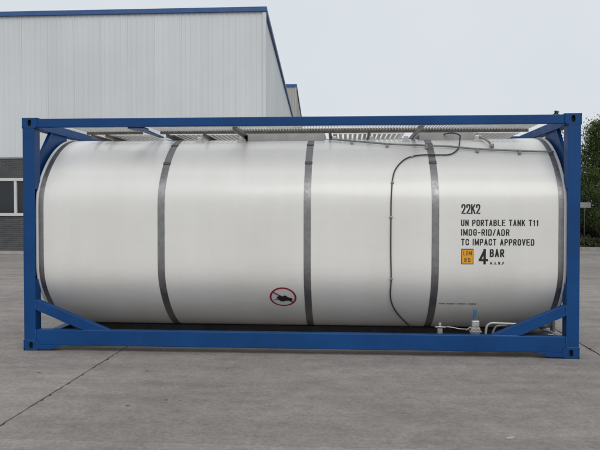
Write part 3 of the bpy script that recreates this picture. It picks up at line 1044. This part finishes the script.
words('BAR', 2.100, 2.252, 1.068, 1.156, M['black'], tank, sr=0.18, gap=0.12)
words('M.A.W.P', 2.104, 2.252, 0.988, 1.020, M['black'], tank, sr=0.16, gap=0.22)

def patch(name, x0, x1, s0, s1, mat, parent, off, n=8):
    bm = bmesh.new()
    a = [bm.verts.new(cyl_uv(x0, s0 + (s1 - s0) * i / n, off)) for i in range(n + 1)]
    b = [bm.verts.new(cyl_uv(x1, s0 + (s1 - s0) * i / n, off)) for i in range(n + 1)]
    for i in range(n): bm.faces.new((a[i], b[i], b[i + 1], a[i + 1]))
    return link(name, finish(bm, name, True), mat, parent)
pl = patch('placard', 1.799, 1.928, arc(0.990), arc(1.157), M['black'], tank, 0.0022)
pl['label'] = 'small orange square placard with a dark border'
patch('placard', 1.806, 1.921, arc(0.990) + 0.008, arc(1.157) - 0.008, M['orange'], tank, 0.0036)
text('lettering', 'LOM', 1.818, 1.909, 1.088, 1.132, M['black'], tank, sr=0.12, off=0.005)
text('lettering', '85', 1.832, 1.896, 1.014, 1.060, M['black'], tank, sr=0.14, gap=0.35, off=0.005)

# faded line of tiny print too small to read: ticks grouped like words
bm = bmesh.new()
s0 = arc(0.530)
rt = random.Random(3)
for (xa, xb) in ((1.592, 1.655), (1.675, 1.775), (1.79, 1.88), (1.905, 1.995)):
    x = xa
    while x < xb:
        w = rt.uniform(0.004, 0.008)
        hh = 0.017
        q = [cyl_uv(x, s0, 0.002), cyl_uv(x + w, s0, 0.002), cyl_uv(x + w, s0 + hh, 0.002), cyl_uv(x, s0 + hh, 0.002)]
        bm.faces.new([bm.verts.new(p) for p in q])
        x += w + rt.uniform(0.003, 0.006)
link('small_print', finish(bm, 'small_print'), M['black'], tank)

# prohibition sign: red ring with a bar over a black hand-tool figure
sc_x, sc_s, sr_ = -0.138, 0.5 * (arc(0.725) + arc(0.483)), 0.150
def disc_pt(u, v, off): return cyl_uv(sc_x + u, sc_s + v, off)
bm = bmesh.new()
N = 48
cv = bm.verts.new(disc_pt(0, 0, 0.0018))
rr_ = []
for q in (0.33, 0.66, 1.0):
    rr_.append([bm.verts.new(disc_pt(sr_ * 0.93 * q * math.cos(k / N * 2 * math.pi), sr_ * 0.93 * q * math.sin(k / N * 2 * math.pi), 0.0018)) for k in range(N)])
for k in range(N):
    j = (k + 1) % N
    bm.faces.new((cv, rr_[0][k], rr_[0][j]))
    for a, b in ((0, 1), (1, 2)): bm.faces.new((rr_[a][k], rr_[b][k], rr_[b][j], rr_[a][j]))
sign = link('prohibition_sign', finish(bm, 'prohibition_sign', True), M['decal'], tank)
sign['label'] = 'round red ringed prohibition sign with a black figure'
def flat_poly(name, pts, off, mat):
    bm = bmesh.new()
    bm.faces.new([bm.verts.new(disc_pt(u * 1.2 - 0.004, v * 1.25 + 0.006, off)) for u, v in pts])
    bmesh.ops.triangulate(bm, faces=bm.faces)
    return link(name, finish(bm, name), mat, tank)
bm = bmesh.new()
ro = [(bm.verts.new(disc_pt(sr_ * math.cos(k / N * 2 * math.pi), sr_ * math.sin(k / N * 2 * math.pi), 0.0044)),
       bm.verts.new(disc_pt(sr_ * 0.865 * math.cos(k / N * 2 * math.pi), sr_ * 0.865 * math.sin(k / N * 2 * math.pi), 0.0044))) for k in range(N)]
for k in range(N):
    j = (k + 1) % N
    bm.faces.new((ro[k][0], ro[j][0], ro[j][1], ro[k][1]))
a = math.radians(-36)
for i in range(10):
    t0, t1 = -0.132 + 0.264 * i / 10, -0.132 + 0.264 * (i + 1) / 10
    q = []
    for t, o_ in ((t0, -0.0085), (t1, -0.0085), (t1, 0.0085), (t0, 0.0085)):
        q.append(bm.verts.new(disc_pt(t * math.cos(a) - o_ * math.sin(a), t * math.sin(a) + o_ * math.cos(a), 0.0044)))
    bm.faces.new(q)
link('sign_ring', finish(bm, 'sign_ring'), M['red'], tank)
flat_poly('sign_figure', [(-0.042, 0.010), (-0.022, 0.022), (-0.002, 0.008), (0.014, 0.020), (0.034, 0.018), (0.046, 0.000), (0.086, -0.014),
                          (0.092, -0.040), (0.068, -0.048), (0.030, -0.046), (0.008, -0.058), (-0.020, -0.056), (-0.036, -0.036), (-0.046, -0.012)], 0.0058, M['black'])
flat_poly('sign_figure', [(-0.030, -0.026), (-0.082, -0.036), (-0.082, -0.042), (-0.030, -0.038)], 0.0032, M['black'])
flat_poly('sign_figure', [(-0.040, 0.004), (-0.056, 0.000), (-0.058, -0.024), (-0.040, -0.018)], 0.0032, M['black'])

# --- walkway along the top
def bar_mesh(bm, x, y0, y1, z0, z1, t): bm_box(bm, x - t / 2, x + t / 2, y0, y1, z0, z1)
GY0, GY1, GZ = F + 0.074, -0.515, 2.500
gx_segs = [(-2.56, -1.87), (-1.66, 2.66)]
for (xa, xb) in gx_segs:
    bm = bmesh.new()
    bm_box(bm, xa, xb, GY1 - 0.006, GY1, GZ - 0.024, GZ + 0.030)
    bm_box(bm, xa, xb, GY0, GY0 + 0.006, GZ - 0.002, GZ + 0.030)
    gr = link('walkway_grating', finish(bm, 'walkway_grating'), M['dgalv'], TC_)
    bm = bmesh.new()
    x = xa + 0.01
    while x < xb:
        bar_mesh(bm, x, GY0 + 0.007, GY1 - 0.007, GZ + 0.004, GZ + 0.019, 0.005)
        x += 0.0335
    for y in (-0.98, -0.83, -0.68):
        bm_box(bm, xa, xb, y - 0.003, y + 0.003, GZ + 0.014, GZ + 0.020)
    gb = link('grating_bars', finish(bm, 'grating_bars'), M['galv'], gr)
    gb['kind'] = 'stuff'
# inner planks over the crown of the tank, slatted
for (xa, xb) in ((-2.45, -1.83), (-1.60, -0.70), (0.40, 1.26), (2.12, 2.62)):
    bm = bmesh.new()
    bm_box(bm, xa, xb, -0.31, -0.29, 2.488, 2.520)
    bm_box(bm, xa, xb, 0.44, 0.46, 2.488, 2.520)
    bm_box(bm, xa, xa + 0.012, -0.30, 0.45, 2.4885, 2.5195)
    bm_box(bm, xb - 0.012, xb, -0.30, 0.45, 2.4885, 2.5195)
    wp = link('walkway_plank', finish(bm, 'walkway_plank'), M['plank'], TC_)
    x = xa + 0.03
    sl = bmesh.new()
    while x < xb:
        bm_box(sl, x - 0.018, x + 0.018, -0.289, 0.439, 2.492, 2.514)
        x += 0.060
    s_ = link('plank_slats', finish(sl, 'plank_slats'), M['plank'], wp); s_['kind'] = 'stuff'
# cross members: angle iron from the side rail over to the tank
def cross_member(x, y0, y1, w=0.055, lean=0.0):
    bm = bmesh.new()
    bm_box(bm, x - w / 2, x + w / 2, y0, y1, 2.474, 2.482)
    bm_box(bm, x - w / 2, x - w / 2 + 0.008, y0 + 0.002, y1 - 0.002, 2.440, 2.473)
    return link('cross_member', finish(bm, 'cross_member'), M['cross'], TC_)
for x in (-0.655, 1.375):
    cross_member(x, F + 0.072, 0.35)
for x in (-2.50, -2.32, -1.58, -1.13, 0.37, 0.83):
    cross_member(x, -0.50, 0.35, 0.032)
# bright bolted feet of the planks
for x in (-1.21, -0.70, 0.42, 0.86, 1.27, 2.10):
    bm = bmesh.new()
    zt = ZC + 1.098
    bm_box(bm, x - 0.026, x + 0.026, -0.40, -0.325, zt + 0.022, zt + 0.072, 0.008)
    bm_box(bm, x - 0.045, x + 0.045, -0.42, -0.31, zt - 0.01, zt + 0.0215, 0.004)
    link('support_foot', finish(bm, 'support_foot'), M['plank'], TC_)
# spill boxes around the manlid and the top valves
for (xa, xb, ya, yb) in ((-0.63, 0.30, -0.34, 0.45), (1.43, 2.07, -0.34, 0.42)):
    bm = bmesh.new()
    for (a, b, c, d) in ((xa, xb, ya, ya + 0.006), (xa, xb, yb - 0.006, yb), (xa, xa + 0.006, ya + 0.0065, yb - 0.0065), (xb - 0.006, xb, ya + 0.0065, yb - 0.0065)):
        bm_box(bm, a, b, c, d, 2.30, 2.512)
    sb = link('spill_box', finish(bm, 'spill_box'), M['boxgrey'], TC_)
    bm = bmesh.new()
    if xa < 0:
        bmesh.ops.create_cone(bm, cap_ends=True, segments=40, radius1=0.25, radius2=0.24, depth=0.05, matrix=Matrix.Translation(((xa + xb) / 2, 0.05, 2.485)))
        link('manlid', finish(bm, 'manlid'), M['valve'], sb)
    else:
        bmesh.ops.create_cone(bm, cap_ends=True, segments=24, radius1=0.09, radius2=0.08, depth=0.07, matrix=Matrix.Translation(((xa + xb) / 2, 0.05, 2.49)))
        link('top_valve', finish(bm, 'top_valve'), M['valve'], sb)
# blue outrigger plate between rail and tank
bm = bmesh.new()
bm_prism(bm, [(-1.855, F + 0.072), (-1.665, F + 0.072), (-1.665, -0.98), (-1.715, -0.86), (-1.725, -0.10), (-1.775, -0.10), (-1.785, -0.80), (-1.855, -0.95)], 'z', 2.472, 2.490, 0.003)
link('outrigger_plate', finish(bm, 'outrigger_plate'), M['blue'], TC_)
# --- conduit with clips, and the black gauge capillary
cp = [(0.36, 2.392), (0.63, 2.364), (1.035, 2.317), (1.40, 2.297), (1.75, 2.277), (2.013, 2.246), (2.517, 2.216), (2.87, 2.203)]
path = smooth_path([cyl(x, 0, z, 0.026) for x, z in cp], 8)
cond = tube('air_conduit', path, 0.0115, M['pipe'], TC_, 10)
for x, z in ((0.63, 2.364), (1.035, 2.317), (1.48, 2.291), (2.04, 2.243), (2.50, 2.217)):
    p = cyl(x, 0, z - 0.012, 0.02)
    bm = bmesh.new(); bm_box(bm, p.x - 0.016, p.x + 0.016, p.y - 0.024, p.y + 0.02, p.z - 0.026, p.z + 0.026, 0.005)
    link('conduit_clip', finish(bm, 'conduit_clip'), M['valve'], cond)
path = smooth_path([(2.135, -0.30, 2.455), cyl(2.15, 0, 2.385, 0.04), cyl(2.19, 0, 2.33, 0.045), cyl(2.225, 0, 2.262, 0.03)], 6)
tube('branch_pipe', path, 0.014, M['valve'], cond, 10)
for x, z in ((2.145, 2.415), (2.218, 2.285)):
    p = cyl(x, 0, z, 0.03)
    bm = bmesh.new(); bm_box(bm, p.x - 0.024, p.x + 0.024, p.y - 0.022, p.y + 0.022, p.z - 0.022, p.z + 0.022, 0.009)
    link('pipe_union', finish(bm, 'pipe_union'), M['alu'], cond)
cap = [Vector((1.72, -0.345, 2.475)), Vector((1.80, -0.45, 2.475)), Vector((1.87, -0.55, 2.44)), cyl(1.885, 0, 2.36, 0.05), cyl(1.835, 0, 2.258, 0.02), cyl(1.735, 0, 2.192, 0.012),
       cyl(1.60, 0, 2.184, 0.012), cyl(1.50, 0, 2.184, 0.014), cyl(1.36, 0, 2.178, 0.012), cyl(1.225, 0, 2.136, 0.012), cyl(1.116, 0, 2.029, 0.012), cyl(1.069, 0, 1.903, 0.012), cyl(1.050, 0, 1.70, 0.012),
       cyl(1.047, 0, 1.497, 0.012), cyl(1.046, 0, 1.14, 0.012), cyl(1.053, 0, 0.829, 0.012), cyl(1.052, 0, 0.628, 0.012), cyl(1.108, 0, 0.465, 0.012),
       cyl(1.25, 0, 0.28, 0.012), cyl(1.36, 0, 0.19, 0.03)]
capo = tube('gauge_capillary', smooth_path(cap, 8), 0.0078, M['rubber'], TC_, 8)
for x, z in ((1.066, 1.87), (1.047, 1.497), (1.053, 0.829), (1.30, 2.165)):
    p = cyl(x, 0, z, 0.009)
    bm = bmesh.new(); bm_box(bm, p.x - 0.017, p.x + 0.017, p.y - 0.012, p.y + 0.008, p.z - 0.009, p.z + 0.009, 0.003)
    link('capillary_clip', finish(bm, 'capillary_clip'), M['valve'], capo)

# --- fittings above the bottom rail
YV = -1.05
av = box('air_valve', 1.562, 1.618, YV - 0.025, YV + 0.03, 0.15, 0.282, M['valve'], TC_, 0.008)
tube('valve_lever', [(1.532, YV - 0.03, 0.298), (1.58, YV - 0.03, 0.300), (1.652, YV - 0.03, 0.296)], 0.011, M['alu'], av)
tube('valve_stem', [(1.590, YV, 0.280), (1.590, YV, 0.342)], 0.017, M['valve'], av)
tube('tie_rod', smooth_path([(1.66, YV, 0.297), (1.74, YV, 0.288), (1.80, YV - 0.01, 0.277), (1.90, YV, 0.272)], 4), 0.006, M['alu'], TC_)
tube('tie_rod', smooth_path([(1.87, YV - 0.015, 0.262), (1.895, YV - 0.02, 0.285), (1.925, YV - 0.01, 0.300)], 4), 0.008, M['valve'], TC_)
gb = box('valve_body', 1.918, 2.020, YV - 0.04, YV + 0.05, 0.14, 0.300, M['valve'], TC_, 0.010)
box('valve_cap', 1.930, 2.012, YV - 0.032, YV + 0.042, 0.3005, 0.372, M['alu'], gb, 0.010)
box('flange', 1.905, 2.032, YV - 0.052, YV + 0.06, 0.245, 0.262, M['valve'], gb, 0.003)
for q in (1.925, 1.97, 2.012):
    bm = bmesh.new(); bmesh.ops.create_cone(bm, cap_ends=True, segments=6, radius1=0.011, radius2=0.011, depth=0.014, matrix=Matrix.Translation((q, YV - 0.047, 0.2695)))
    link('bolt', finish(bm, 'bolt'), M['alu'], gb)
bm = bmesh.new()
bm_tube(bm, smooth_path([(1.957, YV, 0.365), (1.959, YV - 0.01, 0.42), (1.964, YV - 0.015, 0.46), (1.970, YV - 0.015, 0.500)], 4), [0.013] * 5 + [0.015] * 3 + [0.019] * 4 + [0.012], 8)
link('blue_handle', finish(bm, 'blue_handle', True), M['handle'], gb)
tube('guard_tube', smooth_path([(2.080, YV, 0.14), (2.084, YV, 0.24), (2.098, YV, 0.310), (2.138, YV, 0.340), (2.21, YV, 0.342), (2.36, YV, 0.337), (2.52, YV, 0.334)], 6), 0.014, M['alu'], TC_, 10)
tube('guard_tube', smooth_path([(2.15, YV + 0.06, 0.16), (2.19, YV + 0.06, 0.27), (2.23, YV + 0.06, 0.303), (2.33, YV + 0.06, 0.31)], 5), 0.013, M['valve'], TC_, 10)
tube('outlet_pipe', [(2.48, -0.95, 0.302), (2.66, -0.95, 0.302), (2.82, -0.95, 0.303)], 0.020, M['valve'], TC_, 14)
ob = box('outlet_flange', 2.812, 2.838, -1.005, -0.895, 0.245, 0.360, M['valve'], TC_, 0.006)
box('outlet_cap', 2.760, 2.835, -0.995, -0.915, 0.150, 0.222, M['alu'], TC_, 0.012)
tube('outlet_pipe', [(2.48, -0.60, 0.20), (2.66, -0.75, 0.22), (2.80, -0.94, 0.19)], 0.045, M['dgalv'], TC_, 14)
# added black beams that paint the shade in the gap under the barrel
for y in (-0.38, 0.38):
    box('gap_shade_beam', -2.78, 2.78, y - 0.05, y + 0.05, 0.060, 0.180, M['gap_shade'], TC_, 0.006)

# pale scrap lying on the concrete
bm = bmesh.new()
top = [(-0.040, 0.004), (-0.024, -0.016), (0.004, -0.020), (0.036, -0.012), (0.042, 0.006), (0.012, 0.018), (-0.018, 0.016)]
bm_prism(bm, top, 'z', 0.0005, 0.009, 0.002)
sc = link('stone_chip', finish(bm, 'stone_chip'), M['apron'])
sc.location = (1.70, -3.83, 0.0)
sc.rotation_euler = (0, 0, 0.5)
tag(sc, 'small pale flat chip lying on the concrete before the container', 'chip')

bpy.context.view_layer.update()
